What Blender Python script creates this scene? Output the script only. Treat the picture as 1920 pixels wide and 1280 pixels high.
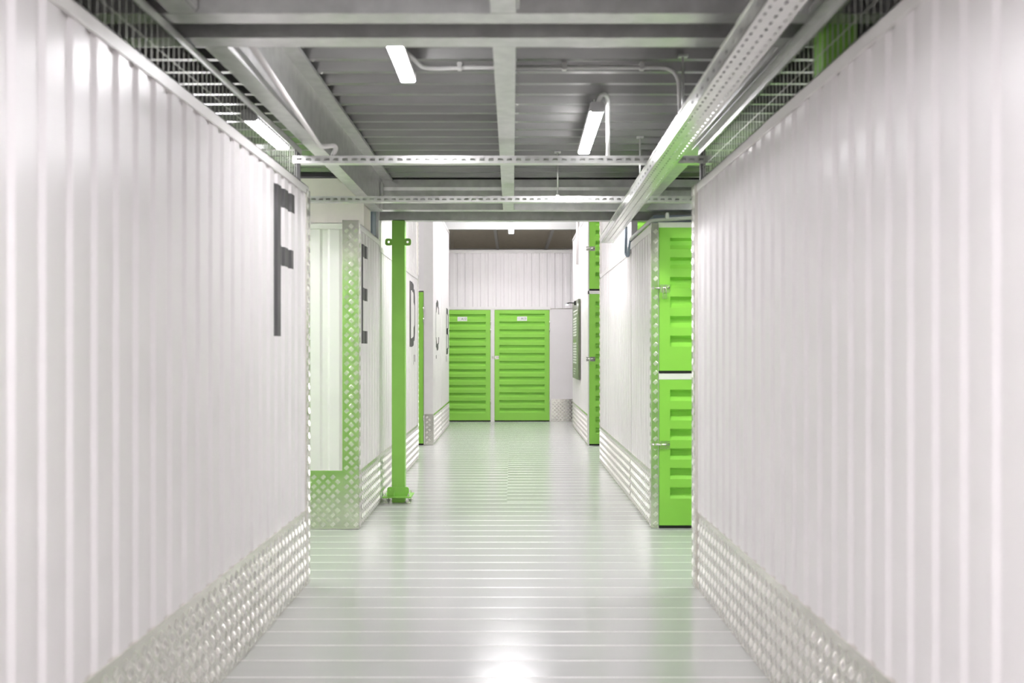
import bpy, math, random
from mathutils import Vector, Matrix
random.seed(7)
S = bpy.context.scene
for o in list(bpy.data.objects):
    bpy.data.objects.remove(o, do_unlink=True)
COL = S.collection

# ------------------------------------------------------------------ camera, world, exposure
CAMH, F = 1.30, 1750.0            # lens height (m), focal length in pixels of a 1920 px frame
cam_d = bpy.data.cameras.new('camera')
cam = bpy.data.objects.new('camera', cam_d)
COL.objects.link(cam)
cam.location = (0, 0, CAMH)
cam.rotation_euler = (math.pi / 2, 0, 0)
cam_d.sensor_width = 36.0
cam_d.lens = F / 1920 * 36.0
cam_d.shift_y = 15.0 / 1920
cam_d.clip_start = 0.02
cam_d.dof.use_dof = True
cam_d.dof.focus_distance = 10.0
cam_d.dof.aperture_fstop = 2.2
S.camera = cam

W = bpy.data.worlds.new('world')
S.world = W
W.use_nodes = True
W.node_tree.nodes['Background'].inputs[0].default_value = (0.9, 0.95, 1.0, 1)
W.node_tree.nodes['Background'].inputs[1].default_value = 0.12

S.view_settings.view_transform = 'Standard'
S.view_settings.look = 'None'
S.view_settings.gamma = 1.0
S.view_settings.use_curve_mapping = False
S.view_settings.exposure = 1.32
LAMP, FILL = 46.0, 15.0           # radiance of the linear lamps in view and of the wider fill lamps added out of view


def PX(x, y, d):
    """Point seen at pixel (x, y) at depth d."""
    return Vector(((x - 960) * d / F, d, CAMH + (655 - y) * d / F))


# ------------------------------------------------------------------ materials
def mat(name, col, rough=0.5, metal=0.0, var=0.0, scale=(8, 8, 8), bump=0.0, bscale=40.0, rvar=0.0, coat=0.0, spec=0.5):
    m = bpy.data.materials.new(name)
    m.use_nodes = True
    nt = m.node_tree
    b = nt.nodes['Principled BSDF']
    b.inputs['Base Color'].default_value = (*col, 1)
    b.inputs['Roughness'].default_value = rough
    b.inputs['Metallic'].default_value = metal
    b.inputs['Specular IOR Level'].default_value = spec
    b.inputs['Coat Weight'].default_value = coat
    b.inputs['Coat Roughness'].default_value = 0.08
    tc = nt.nodes.new('ShaderNodeTexCoord')
    mp = nt.nodes.new('ShaderNodeMapping')
    mp.inputs['Scale'].default_value = scale
    nt.links.new(tc.outputs['Object'], mp.inputs['Vector'])
    nz = nt.nodes.new('ShaderNodeTexNoise')
    nz.inputs['Scale'].default_value = 1.0
    nz.inputs['Detail'].default_value = 4.0
    nt.links.new(mp.outputs[0], nz.inputs['Vector'])
    if var:
        r = nt.nodes.new('ShaderNodeValToRGB')
        r.color_ramp.elements[0].position = 0.3
        r.color_ramp.elements[1].position = 0.7
        r.color_ramp.elements[0].color = (*[c * (1 - var) for c in col], 1)
        r.color_ramp.elements[1].color = (*[min(1, c * (1 + var)) for c in col], 1)
        nt.links.new(nz.outputs['Fac'], r.inputs[0])
        nt.links.new(r.outputs[0], b.inputs['Base Color'])
    if rvar:
        mr = nt.nodes.new('ShaderNodeMapRange')
        mr.inputs['To Min'].default_value = max(0.02, rough - rvar)
        mr.inputs['To Max'].default_value = rough + rvar
        nt.links.new(nz.outputs['Fac'], mr.inputs['Value'])
        nt.links.new(mr.outputs[0], b.inputs['Roughness'])
    if bump:
        n2 = nt.nodes.new('ShaderNodeTexNoise')
        n2.inputs['Scale'].default_value = bscale
        nt.links.new(tc.outputs['Object'], n2.inputs['Vector'])
        bp = nt.nodes.new('ShaderNodeBump')
        bp.inputs['Strength'].default_value = bump
        bp.inputs['Distance'].default_value = 0.002
        nt.links.new(n2.outputs['Fac'], bp.inputs['Height'])
        nt.links.new(bp.outputs[0], b.inputs['Normal'])
    return m


M = {}
M['white'] = mat('white_painted_steel', (0.83, 0.80, 0.80), 0.30, var=0.02, scale=(3, 3, 3), rvar=0.05, spec=0.45)
M['trimwhite'] = mat('white_trim', (0.82, 0.80, 0.78), 0.35, var=0.02)
M['green'] = mat('green_painted_steel', (0.29, 0.66, 0.085), 0.36, var=0.02, scale=(3, 3, 3))
M['polegreen'] = mat('green_column_paint', (0.29, 0.63, 0.10), 0.42, var=0.03)
M['tread'] = mat('aluminium_tread_plate', (0.80, 0.78, 0.73), 0.24, metal=1.0, var=0.04, scale=(6, 6, 6), rvar=0.05)
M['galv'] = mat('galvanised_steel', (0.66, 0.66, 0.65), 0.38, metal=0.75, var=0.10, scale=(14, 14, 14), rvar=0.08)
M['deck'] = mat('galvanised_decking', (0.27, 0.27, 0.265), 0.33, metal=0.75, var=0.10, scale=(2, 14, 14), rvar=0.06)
M['tray'] = mat('bright_galvanised_tray', (0.78, 0.78, 0.76), 0.30, metal=0.85, var=0.06, scale=(10, 10, 10))
M['floor'] = mat('grey_coated_floor_plank', (0.49, 0.49, 0.475), 0.20, var=0.03, scale=(0.5, 9, 3), rvar=0.04, spec=0.5)
M['lip'] = mat('highlit_plank_lip', (0.86, 0.86, 0.84), 0.22, var=0.05, scale=(6, 9, 3))  # pale colour paints in the lamp highlights along the plank joints
M['postgrey'] = mat('dark_grey_post', (0.20, 0.20, 0.20), 0.6)
M['lug'] = mat('highlit_tread_lug', (0.92, 0.91, 0.87), 0.30, metal=0.85)  # lighter than the plate: lamp glints are put into the lug colour
M['dark'] = mat('dark_gap_shade', (0.006, 0.006, 0.006), 0.6)
M['shade'] = mat('void_shade_backing', (0.05, 0.05, 0.048), 0.8)  # dark colour paints the shade behind door gaps; the sub-floor shares it
M['print'] = mat('dark_grey_vinyl', (0.085, 0.082, 0.085), 0.45)
M['beige'] = mat('beige_plaster', (0.84, 0.81, 0.73), 0.85, var=0.03, bump=0.1)
M['blue'] = mat('blue_grey_panel', (0.30, 0.36, 0.43), 0.5, var=0.04)
M['brown'] = mat('brown_grey_ceiling', (0.60, 0.55, 0.45), 0.8, var=0.06)
M['chrome'] = mat('zinc_plated_steel', (0.80, 0.79, 0.74), 0.22, metal=1.0)
M['conduit'] = mat('grey_plastic_conduit', (0.62, 0.62, 0.60), 0.4)
M['plate'] = mat('white_label', (0.86, 0.86, 0.84), 0.4)
M['ink'] = mat('label_ink', (0.10, 0.11, 0.11), 0.5)
M['board'] = mat('dark_olive_board', (0.13, 0.16, 0.09), 0.28, var=0.05)
M['boardgreen'] = mat('olive_print', (0.22, 0.34, 0.10), 0.4)
M['black'] = mat('black_metal', (0.015, 0.015, 0.015), 0.4)
M['lampbody'] = mat('lamp_housing_grey', (0.60, 0.60, 0.60), 0.45)
M['outer'] = mat('plain_white_wall', (0.74, 0.73, 0.71), 0.7)
M['mesh'] = mat('galvanised_wire', (0.62, 0.63, 0.58), 0.4, metal=0.6)
em = bpy.data.materials.new('lamp_diffuser')
em.use_nodes = True
eb = em.node_tree.nodes['Principled BSDF']
eb.inputs['Base Color'].default_value = (0.9, 0.9, 0.9, 1)
eb.inputs['Emission Color'].default_value = (0.985, 0.965, 1.0, 1)
eb.inputs['Emission Strength'].default_value = LAMP
M['lamp'] = em
e2 = em.copy()
e2.name = 'fill_lamp_diffuser'
e2.node_tree.nodes['Principled BSDF'].inputs['Emission Strength'].default_value = FILL
M['fill_lamp'] = e2
e3 = em.copy()
e3.name = 'dim_lamp_diffuser'
e3.node_tree.nodes['Principled BSDF'].inputs['Emission Strength'].default_value = 3.5
M['dimlamp'] = e3


# ------------------------------------------------------------------ mesh helpers
class MB:
    def __init__(self):
        self.v, self.f = [], []

    def add(self, vs, fs):
        n = len(self.v)
        self.v += [tuple(p) for p in vs]
        self.f += [tuple(i + n for i in q) for q in fs]
        return self

    def box(self, x0, x1, y0, y1, z0, z1):
        if x0 > x1: x0, x1 = x1, x0
        if y0 > y1: y0, y1 = y1, y0
        if z0 > z1: z0, z1 = z1, z0
        return self.add([(x0, y0, z0), (x1, y0, z0), (x1, y1, z0), (x0, y1, z0), (x0, y0, z1), (x1, y0, z1), (x1, y1, z1), (x0, y1, z1)],
                        [(0, 3, 2, 1), (4, 5, 6, 7), (0, 1, 5, 4), (1, 2, 6, 5), (2, 3, 7, 6), (3, 0, 4, 7)])

    def prism(self, poly, a, b):
        """poly: list of 3-D points (one closed loop); swept from a to b offsets."""
        n = len(poly)
        a, b = Vector(a), Vector(b)
        vs = [Vector(p) + a for p in poly] + [Vector(p) + b for p in poly]
        fs = [(i, (i + 1) % n, n + (i + 1) % n, n + i) for i in range(n)]
        fs += [tuple(range(n - 1, -1, -1)), tuple(range(n, 2 * n))]
        return self.add(vs, fs)

    def tube(self, pts, r, seg=8):
        pts = [Vector(p) for p in pts]
        rings = []
        up = None
        for i, p in enumerate(pts):
            d = (pts[min(i + 1, len(pts) - 1)] - pts[max(i - 1, 0)]).normalized()
            if up is None:
                up = Vector((0, 0, 1)) if abs(d.z) < 0.9 else Vector((1, 0, 0))
            s = d.cross(up).normalized()
            up = s.cross(d).normalized()
            rings.append([p + r * (math.cos(t) * s + math.sin(t) * up) for t in [2 * math.pi * k / seg for k in range(seg)]])
        n0 = len(self.v)
        vs = [q for rg in rings for q in rg]
        fs = []
        for i in range(len(pts) - 1):
            for k in range(seg):
                fs.append((i * seg + k, i * seg + (k + 1) % seg, (i + 1) * seg + (k + 1) % seg, (i + 1) * seg + k))
        fs.append(tuple(range(seg - 1, -1, -1)))
        fs.append(tuple((len(pts) - 1) * seg + k for k in range(seg)))
        return self.add(vs, fs)

    def cyl(self, c, axis, r, h, seg=12):
        c = Vector(c)
        d = Vector({'x': (1, 0, 0), 'y': (0, 1, 0), 'z': (0, 0, 1)}[axis])
        return self.tube([c, c + d * h], r, seg)

    def build(self, name, m, parent=None, origin=None, smooth=False, bevel=0.0, local=False, seg=2):
        if origin is None:
            origin = (0, 0, 0)
            if parent is not None and not local:
                origin = world_of(parent)
            elif parent is None:
                xs = [p[0] for p in self.v]; ys = [p[1] for p in self.v]; zs = [p[2] for p in self.v]
                origin = ((min(xs) + max(xs)) / 2, (min(ys) + max(ys)) / 2, min(zs))
        o3 = Vector(origin)
        me = bpy.data.meshes.new(name)
        me.from_pydata([tuple(Vector(p) - o3) for p in self.v], [], self.f)
        me.validate()
        import bmesh
        bm = bmesh.new(); bm.from_mesh(me)
        bmesh.ops.recalc_face_normals(bm, faces=bm.faces)
        if bevel:
            ed = [e for e in bm.edges if len(e.link_faces) == 2 and e.calc_face_angle(0) > 0.6]
            bmesh.ops.bevel(bm, geom=ed, offset=bevel, segments=seg, affect='EDGES', clamp_overlap=True)
        bm.to_mesh(me); bm.free()
        me.materials.append(M[m] if isinstance(m, str) else m)
        if smooth:
            for p in me.polygons: p.use_smooth = True
        o = bpy.data.objects.new(name, me)
        COL.objects.link(o)
        if parent is not None:
            o.parent = parent
        else:
            o.location = o3
        return o


def world_of(o):
    p = Vector((0, 0, 0))
    while o is not None:
        p += Vector(o.location)
        o = o.parent
    return p


def tag(o, label=None, cat=None, group=None, kind=None):
    if label: o['label'] = label
    if cat: o['category'] = cat
    if group: o['group'] = group
    if kind: o['kind'] = kind
    return o


def thing(name, loc, label, cat=None, group=None, kind=None, rz=0.0):
    o = bpy.data.objects.new(name, None)
    o.empty_display_size = 0.1
    COL.objects.link(o)
    o.location = loc
    o.rotation_euler = (0, 0, rz)
    return tag(o, label, cat, group, kind)


def copy_tree(o, parent=None):
    c = o.copy()
    COL.objects.link(c)
    c.parent = parent
    for ch in list(o.children):
        copy_tree(ch, c)
    return c


# ------------------------------------------------------------------ corrugated sheet, tread plate
PITCH, DEP = 0.14, 0.0105
BRK = [0.0, 0.068, 0.085, 0.123, 0.140]       # crest | slope | trough | slope


def depth(u):
    u = u % PITCH
    if u <= BRK[1]: return 0.0
    if u < BRK[2]: return DEP * (u - BRK[1]) / (BRK[2] - BRK[1])
    if u <= BRK[3]: return DEP
    return DEP * (BRK[4] - u) / (BRK[4] - BRK[3])


def breaks(u0, u1):
    out = {round(u0, 5), round(u1, 5)}
    k = int(math.floor(u0 / PITCH)) - 1
    while k * PITCH < u1:
        for b in BRK[:4]:
            u = k * PITCH + b
            if u0 < u < u1: out.add(round(u, 5))
        k += 1
    return sorted(out)


class Run:
    """A straight corrugated wall face: start point on the crest plane, direction t, normal n."""
    def __init__(self, p0, t, n, length, phase=0.0):
        self.p0, self.t, self.n, self.L, self.ph = Vector(p0), Vector(t), Vector(n), length, phase

    def pt(self, u, z, off=0.0):
        return self.p0 + self.t * u + self.n * off + Vector((0, 0, z))


def sheets(run, parent, z0, z1, thick=0.05, per=8, m='white'):
    u = 0.0
    first = PITCH * per - run.ph
    cuts = [0.0]
    c = first
    while c < run.L - 0.06:
        if c > 0.06: cuts.append(c)
        c += PITCH * per
    cuts.append(run.L)
    for a, b in zip(cuts[:-1], cuts[1:]):
        poly = [run.pt(uu, 0, -depth(uu + run.ph)) for uu in [x - run.ph for x in breaks(a + run.ph, b + run.ph)]]
        poly += [run.pt(b, 0, -thick), run.pt(a, 0, -thick)]
        MB().prism(poly, (0, 0, z0), (0, 0, z1)).build('corrugated_sheet', m, parent)


def obox(mb, run, u0, u1, z0, z1, o0, o1):
    """Box in the run's own axes (u along, o outwards)."""
    a = [run.pt(u0, z0, o0), run.pt(u1, z0, o0), run.pt(u1, z0, o1), run.pt(u0, z0, o1)]
    return mb.prism(a, (0, 0, 0), (0, 0, z1 - z0))


def lugs(run, parent, u0, u1, z0, z1, off, g=0.0685):
    """Raised five-bar lugs of tread plate, in two crossing directions."""
    mb = MB()
    nu, nz = int((u1 - u0) / g) + 2, int((z1 - z0) / g) + 2
    L2, W2, H, SP = 0.0150, 0.0022, 0.0030, 0.0064
    for j in range(nz * 2):
        for i in range(nu):
            odd = j % 2
            cu = u0 + g * 0.45 + i * g + (g / 2 if odd else 0)
            cz = z0 + g * 0.45 + j * g / 2
            if cu < u0 + 0.015 or cu > u1 - 0.015 or cz > z1 - 0.015 or cz < z0 + 0.012: continue
            s = 1 if odd else -1
            d = (0.7071, 0.7071 * s)
            p = (-d[1], d[0])
            for k in (-2, -1, 0, 1, 2):
                bu, bz = cu + p[0] * k * SP, cz + p[1] * k * SP
                def q(a, b, h):
                    return run.pt(bu + d[0] * a + p[0] * b, bz + d[1] * a + p[1] * b, off + h)
                mb.add([q(-L2, 0, 0), q(-L2 * .6, W2, 0), q(L2 * .6, W2, 0), q(L2, 0, 0), q(L2 * .6, -W2, 0), q(-L2 * .6, -W2, 0),
                        q(-L2 * .6, 0, H), q(L2 * .6, 0, H)],
                       [(0, 6, 1), (1, 6, 7, 2), (2, 7, 3), (3, 7, 4), (4, 7, 6, 5), (5, 6, 0)])
    if mb.v:
        o = mb.build('tread_lugs', 'lug', parent)
        o['kind'] = 'stuff'


def kick(run, parent, u0, u1, z1=0.42, off=0.004, lug_from=None):
    o = obox(MB(), run, u0, u1, 0.004, z1, -0.03, off).build('kick_plate', 'tread', parent)
    tag(o, 'aluminium tread plate along the foot of the wall')
    lugs(run, o, u0 if lug_from is None else lug_from, u1, 0.004, z1, off)
    return o


def cap(run, parent, u0, u1, z, h=0.045, m='trimwhite'):
    mb = MB()
    obox(mb, run, u0, u1, z - h, z, 0.0005, 0.006)
    obox(mb, run, u0, u1, z - 0.004, z, -0.055, 0.006)
    return mb.build('top_cap', m, parent)


def corner(run, parent, u0, u1, z1, off=0.010):
    o = obox(MB(), run, u0, u1, 0.004, z1, -0.03, off).build('corner_trim', 'tread', parent)
    tag(o, 'aluminium tread plate corner guard')
    lugs(run, o, u0, u1, 0.004, z1, off)
    return o


def letter(run, parent, ch, u0, w, z0, z1, label, st=0.115, bar=0.095):
    """A vinyl letter laid over the corrugation; u0 is its start along the run."""
    H = z1 - z0
    mirror = ch.islower()
    ch = ch.upper()

    def spans(f):                       # f 0..w from the letter's left edge -> list of (lo, hi)
        if ch in 'FE':
            if f < st: return [(0, H)]
            out = [(H - bar, H)]
            if f < w * (0.9 if ch == 'F' else 1.0): out.append((H * .5 - bar / 2 + (0.03 if ch == 'F' else 0), H * .5 + bar / 2 + (0.03 if ch == 'F' else 0)))
            if ch == 'E': out.append((0, bar))
            return out
        def arc(x, a, b):               # superellipse half height at x
            t = min(1.0, max(0.0, x / a))
            return b * (1 - t ** 2.6) ** (1 / 2.6)
        if ch == 'D':
            if f < st: return [(0, H)]
            o_ = arc(f - w * .35, w * .65, H / 2) if f > w * .35 else H / 2
            i_ = (arc(f - w * .35, w * .65 - st, H / 2 - bar) if f > w * .35 else H / 2 - bar) if f < w - st else 0
            return [(H / 2 - o_, H / 2 - i_), (H / 2 + i_, H / 2 + o_)]
        if ch == 'C':
            o_ = arc(abs(f - w / 2), w / 2, H / 2)
            i_ = arc(abs(f - w / 2), w / 2 - st, H / 2 - bar) if abs(f - w / 2) < w / 2 - st else 0
            if f > w - st:
                lo = H * .27
                return [(H / 2 - o_, max(H / 2 - o_, min(H / 2, lo))), (min(H / 2 + o_, max(H / 2, H - lo)), H / 2 + o_)]
            return [(H / 2 - o_, H / 2 - i_), (H / 2 + i_, H / 2 + o_)]
        if ch == 'B':
            if f < st: return [(0, H)]
            out = []
            for c, b in ((H * .25 + bar / 4, H * .25 + bar / 4), (H * .75 - bar / 4, H * .25 + bar / 4)):
                o_ = arc(f - w * .45, w * .55, b) if f > w * .45 else b
                i_ = (arc(f - w * .45, w * .55 - st, b - bar) if f > w * .45 else b - bar) if f < w - st else 0
                out += [(c - o_, c - i_), (c + i_, c + o_)]
            return out
        return []
    us = set(breaks(u0 + run.ph, u0 + w + run.ph))
    us = {round(x - run.ph - u0, 5) for x in us}
    step = 0.01 if ch in 'DCB' else w
    k = 0.0
    while k < w: us.add(round(k, 5)); k += step
    us |= {round(st, 5), round(w * .9, 5), round(w - st, 5), round(w, 5), 0.0}
    us = sorted(x for x in us if 0 <= x <= w + 1e-6)
    mb = MB()
    for a, b in zip(us[:-1], us[1:]):
        if b - a < 1e-5: continue
        sa, sb = spans(a + 1e-5), spans(b - 1e-5)
        for (l0, h0), (l1, h1) in zip(sa, sb):
            if h0 - l0 < 1e-4 and h1 - l1 < 1e-4: continue
            ua, ub = u0 + a, u0 + b
            da, db = -depth(ua + run.ph + 1e-6) + 0.0012, -depth(ub + run.ph - 1e-6) + 0.0012
            mb.add([run.pt(ua, z0 + l0, da), run.pt(ub, z0 + l1, db), run.pt(ub, z0 + h1, db), run.pt(ua, z0 + h0, da)], [(0, 1, 2, 3)])
    o = mb.build('letter', 'print', parent)
    tag(o, label)
    return o


def mark(run, parent, items):
    """Small dark print under a letter: rectangles (u0, u1, z0, z1)."""
    mb = MB()
    for a, b, z0, z1 in items:
        for p, q in zip(breaks(a + run.ph, b + run.ph)[:-1], breaks(a + run.ph, b + run.ph)[1:]):
            da, db = -depth(p + 1e-6) + 0.0012, -depth(q - 1e-6) + 0.0012
            mb.add([run.pt(p - run.ph, z0, da), run.pt(q - run.ph, z0, db), run.pt(q - run.ph, z1, db), run.pt(p - run.ph, z1, da)], [(0, 1, 2, 3)])
    o = mb.build('small_print', 'print', parent)
    return o


# ------------------------------------------------------------------ building shell
def struct(name, loc, label):
    return thing(name, loc, label, kind='structure')


def struct_box(name, m, label, *b):
    o = MB().box(*b).build(name, m)
    return tag(o, label, kind='structure')


# floor of 0.2 m planks lying across the corridor, each with a raised lip at its joint
fl = struct('floor', (0, 0, 0), 'light grey coated floor of planks laid across the corridor')


def plank(x0, x1, y0, y1):
    w = y1 - y0
    prof = [(0, -0.020), (0, -0.0006), (0.002, 0.0002), (0.0045, 0.0005), (0.007, 0.0002), (0.0095, -0.0006)]
    prof += [(0.0095 + (w - 0.0098) * k / 8, 0.0004 * (1 - (k / 4 - 1) ** 2) - 0.0006) for k in range(1, 9)]
    prof += [(w - 0.0003, -0.020)]
    poly = [(0, y0 + a, b) for a, b in prof]
    return MB().prism(poly, (x0, 0, 0), (x1, 0, 0))


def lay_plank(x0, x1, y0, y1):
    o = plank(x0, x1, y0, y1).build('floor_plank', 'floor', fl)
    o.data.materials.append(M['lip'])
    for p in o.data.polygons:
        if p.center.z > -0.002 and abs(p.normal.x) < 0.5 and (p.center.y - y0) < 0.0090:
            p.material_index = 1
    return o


y = -4.9
first = True
plank_me = {}
while y < 16.95:
    parts = [(-5.2, 5.2, 0.0)] if y < 7.9 else [(-5.2, -0.044, 0.0), (-0.0435, 5.2, 0.075)]
    for x0, x1, dy in parts:
        key = (x0, x1)
        yy = y + dy
        if key not in plank_me:
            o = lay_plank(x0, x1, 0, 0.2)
            plank_me[key] = o.data
        else:
            o = bpy.data.objects.new('floor_plank', plank_me[key])
            COL.objects.link(o); o.parent = fl
        o.location = (0, yy, 0)
    y = round(y + 0.2, 4)
MB().box(-5.2, 5.2, -5.0, 17.3, -0.12, -0.021).build('sub_floor', 'shade', fl)
MB().box(-5.2, 5.2, 17.3, 24.3, -0.12, -0.004).build('hall_slab', 'outer', fl)
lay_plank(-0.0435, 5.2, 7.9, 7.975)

# outer shell
struct_box('wall_outer_left', 'outer', 'plain outer wall far left of the corridor', -5.3, -5.2, -5.0, 24.3, -0.1, 4.8)
struct_box('wall_outer_right', 'outer', 'plain outer wall far right of the corridor', 5.2, 5.3, -5.0, 24.3, -0.1, 4.8)
struct_box('wall_front', 'outer', 'plain wall behind the viewpoint', -5.3, 5.3, -5.1, -5.0, -0.1, 4.8)
struct_box('wall_far_end', 'brown', 'dim far wall of the hall beyond the white partition', -5.3, 5.3, 24.2, 24.3, -0.1, 4.8)
struct_box('ceiling_high', 'outer', 'high pale ceiling over the tall part of the corridor', -5.3, 5.3, 8.16, 16.2, 4.7, 4.8)
hall = struct('ceiling_far', (0, 20, 3.9), 'dark brown grey ceiling of the hall above the back partition')
MB().box(-5.3, 5.3, 16.3, 24.2, 3.9, 4.0).build('ceiling_panel', 'brown', hall)
for x in (-3.7, -2.53, -0.36, 0.86, 2.0, 3.2):
    MB().box(x - 0.03, x + 0.03, 16.4, 24.2, 3.80, 3.9).build('ceiling_batten', 'conduit', hall)
MB().box(-5.3, 5.3, 16.2, 16.3, 3.385, 4.75).build('bulkhead', 'conduit', hall)
MB().box(-5.3, 5.3, 24.05, 24.2, 3.7, 3.9).build('end_rail', 'conduit', hall)
struct_box('wall_mezzanine_upper', 'outer', 'upper storey wall above the mezzanine edge', -5.3, 5.3, 8.10, 8.16, 2.70, 4.75)

# ------------------------------------------------------------------ partition walls
TOP = 2.20
XL, XR = -1.133, 1.008
YL, YR = 5.205, 5.150

wl = struct('wall_left', (XL, 0, 0), 'near left white corrugated partition carrying the big letter F')
rl = Run((XL, -4.0, 0), (0, 1, 0), (1, 0, 0), YL + 4.0, 0.03)
sheets(rl, wl, 0.0, TOP - 0.004)
kick(rl, wl, 0, rl.L - 0.09, 0.42, lug_from=5.6)
cap(rl, wl, 0, rl.L - 0.03, TOP)
corner(rl, wl, rl.L - 0.09, rl.L + 0.006, TOP - 0.02, 0.007)
letter(rl, wl, 'F', 4.455 + 4.0, 0.42, 1.365, 2.10, 'large dark grey letter F')

wr = struct('wall_right', (XR, 0, 0), 'near right white corrugated partition, plain, with tread plate foot')
rr = Run((XR, -4.0, 0), (0, 1, 0), (-1, 0, 0), YR + 4.0, 0.06)
sheets(rr, wr, 0.0, TOP - 0.004)
kick(rr, wr, 0, rr.L - 0.09, 0.42, lug_from=5.6)
cap(rr, wr, 0, rr.L - 0.03, TOP)
corner(rr, wr, rr.L - 0.09, rr.L + 0.006, TOP - 0.005, 0.016)

# rear faces of the two near blocks, along the first cross corridor
for sx, xw, yw, nm in ((-1, XL, YL, 'wall_left_return'), (1, XR, YR, 'wall_right_return')):
    w = struct(nm, (xw, yw, 0), 'white return wall of the near %s block along the cross corridor' % ('left' if sx < 0 else 'right'))
    MB().box(xw - sx * 0.0, xw + sx * 0.12, yw - 0.05, yw, 0, TOP).build('door_post', 'trimwhite', w)
    MB().box(xw + sx * 0.12, xw + sx * 4.0, yw - 0.05, yw, 2.06, TOP).build('header', 'trimwhite', w)
    MB().box(xw + sx * 1.06, xw + sx * 1.12, yw - 0.05, yw, 0, 2.06).build('door_post', 'trimwhite', w)
    MB().box(xw + sx * 2.06, xw + sx * 4.0, yw - 0.05, yw, 0, 2.06).build('side_panel', 'white', w)
    rc = Run((xw + sx * 0.005, yw, 0), (sx, 0, 0), (0, 1, 0), 0.11)
    corner(rc, w, 0, 0.10, TOP - 0.02, 0.006)

# E block, left middle
XE, YE = -1.111, 6.75
E2 = 7.83
wm = struct('wall_left_middle', (XE, YE, 0), 'white corrugated block left of the green column with letter E')
re_ = Run((XE, YE, 0), (0, 1, 0), (1, 0, 0), E2 - YE, 0.07)
sheets(re_, wm, 0.0, 2.21)
kick(re_, wm, 0.10, re_.L, 0.42)
cap(re_, wm, 0.05, re_.L, 2.215)
corner(re_, wm, 0, 0.06, 2.19, 0.006)
letter(re_, wm, 'E', 0.139, 0.28, 1.345, 2.085, 'large dark grey letter E', st=0.070)
rf = Run((-3.4, YE, 0), (1, 0, 0), (0, -1, 0), 3.4 + XE, 0.0)
rf.ph = 0.018
sheets(rf, wm, 0.0, 2.21)
kick(rf, wm, 0, rf.L - 0.115, 0.425, lug_from=rf.L - 0.9)
corner(rf, wm, rf.L - 0.115, rf.L + 0.004, 2.235, 0.006)
cap(rf, wm, 0, rf.L - 0.115, 2.215)


# tall walls beyond the mezzanine edge
def tall(name, label, x, sx, y0, y1, z1, ph=0.0, seam=2.15, lug=True):
    w = struct(name, (x, y0, 0), label)
    r = Run((x, y0, 0), (0, 1, 0), (-sx, 0, 0), y1 - y0, ph)
    sheets(r, w, 0.0, seam, per=8)
    kick(r, w, 0, r.L, 0.42) if lug else None
    obox(MB(), r, 0, r.L, seam - 0.03, seam + 0.012, -0.05, 0.006).build('seam_trim', 'trimwhite', w)
    if z1 > seam + 0.1:
        r2 = Run((x + sx * 0.008, y0, 0), (0, 1, 0), (-sx, 0, 0), y1 - y0, ph)
        sheets(r2, w, seam + 0.013, z1, per=8)
    return w, r


wd, rd = tall('wall_left_rear', 'tall white corrugated wall behind the green column with letter D', XE, -1, 7.835, 11.04, 4.15, 0.02)
corner(rd, wd, rd.L - 0.08, rd.L + 0.004, 4.1, 0.006)
letter(rd, wd, 'D', 10.17 - 7.835, 0.54, 1.33, 2.05, 'large dark grey letter D', st=0.085)
mark(rd, wd, [(10.52 - 7.835, 10.60 - 7.835, 1.13, 1.24), (10.62 - 7.835, 10.72 - 7.835, 1.16, 1.24)])
wc, rc_ = tall('wall_left_far', 'tall white wall at far left with letter C', -1.074, -1, 12.752, 14.24, 4.15, 0.05, seam=4.0)
letter(rc_, wc, 'C', 0.39, 0.60, 1.285, 2.01, 'large dark grey letter C', st=0.085)
mark(rc_, wc, [(0.42, 0.52, 1.17, 1.22)])
wb, rb_ = tall('wall_left_end', 'white wall with letter B beside the far green doors', -1.074, -1, 14.245, 15.92, 3.32, 0.05, seam=3.30)
letter(rb_, wb, 'B', 15.26 - 14.245, 0.50, 1.22, 1.98, 'large dark grey letter B', st=0.085)
mark(rb_, wb, [(0.93, 1.0, 1.10, 1.2), (1.12, 1.2, 1.10, 1.15)])
rcf = Run((-1.20, 12.70, 0), (1, 0, 0), (0, -1, 0), 0.126, 0.0)
MB().box(-1.20, -1.075, 12.70, 12.75, 0, 4.15).build('front_post', 'trimwhite', wc)
kick(rcf, wc, 0.012, 0.126, 0.42)
MB().box(-3.2, -1.20, 12.70, 12.75, 2.10, 4.15).build('header', 'white', wc)
MB().box(-3.2, -2.10, 12.70, 12.75, 0, 2.10).build('side_panel', 'white', wc)
MB().box(-3.2, -1.12, 15.88, 15.92, 0, 3.3).build('rear_panel', 'white', wb)

# right middle block with the stacked lockers
XM, YM, M2 = 1.017, 6.79, 7.99
wm2 = struct('wall_right_middle', (XM, YM, 0), 'white corrugated block holding two stacked green locker doors')
rm = Run((XM, YM, 0), (0, 1, 0), (-1, 0, 0), M2 - YM, 0.03)
sheets(rm, wm2, 0.0, 2.21)
kick(rm, wm2, 0.05, rm.L, 0.42)
cap(rm, wm2, 0.05, rm.L, 2.215, h=0.06)
corner(rm, wm2, 0, 0.05, 2.19, 0.006)
rmf = Run((XM, YM, 0), (1, 0, 0), (0, -1, 0), 0.06)
corner(rmf, wm2, -0.004, 0.045, 2.22, 0.006)
MB().box(1.062, 3.4, YM, YM + 0.05, 2.186, 2.225).build('header', 'trimwhite', wm2)
MB().box(1.062, 3.4, YM, YM + 0.05, 1.082, 1.128).build('mid_rail', 'trimwhite', wm2)
MB().box(1.955, 2.02, YM, YM + 0.05, 0.0, 2.186).build('door_post', 'trimwhite', wm2)
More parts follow.
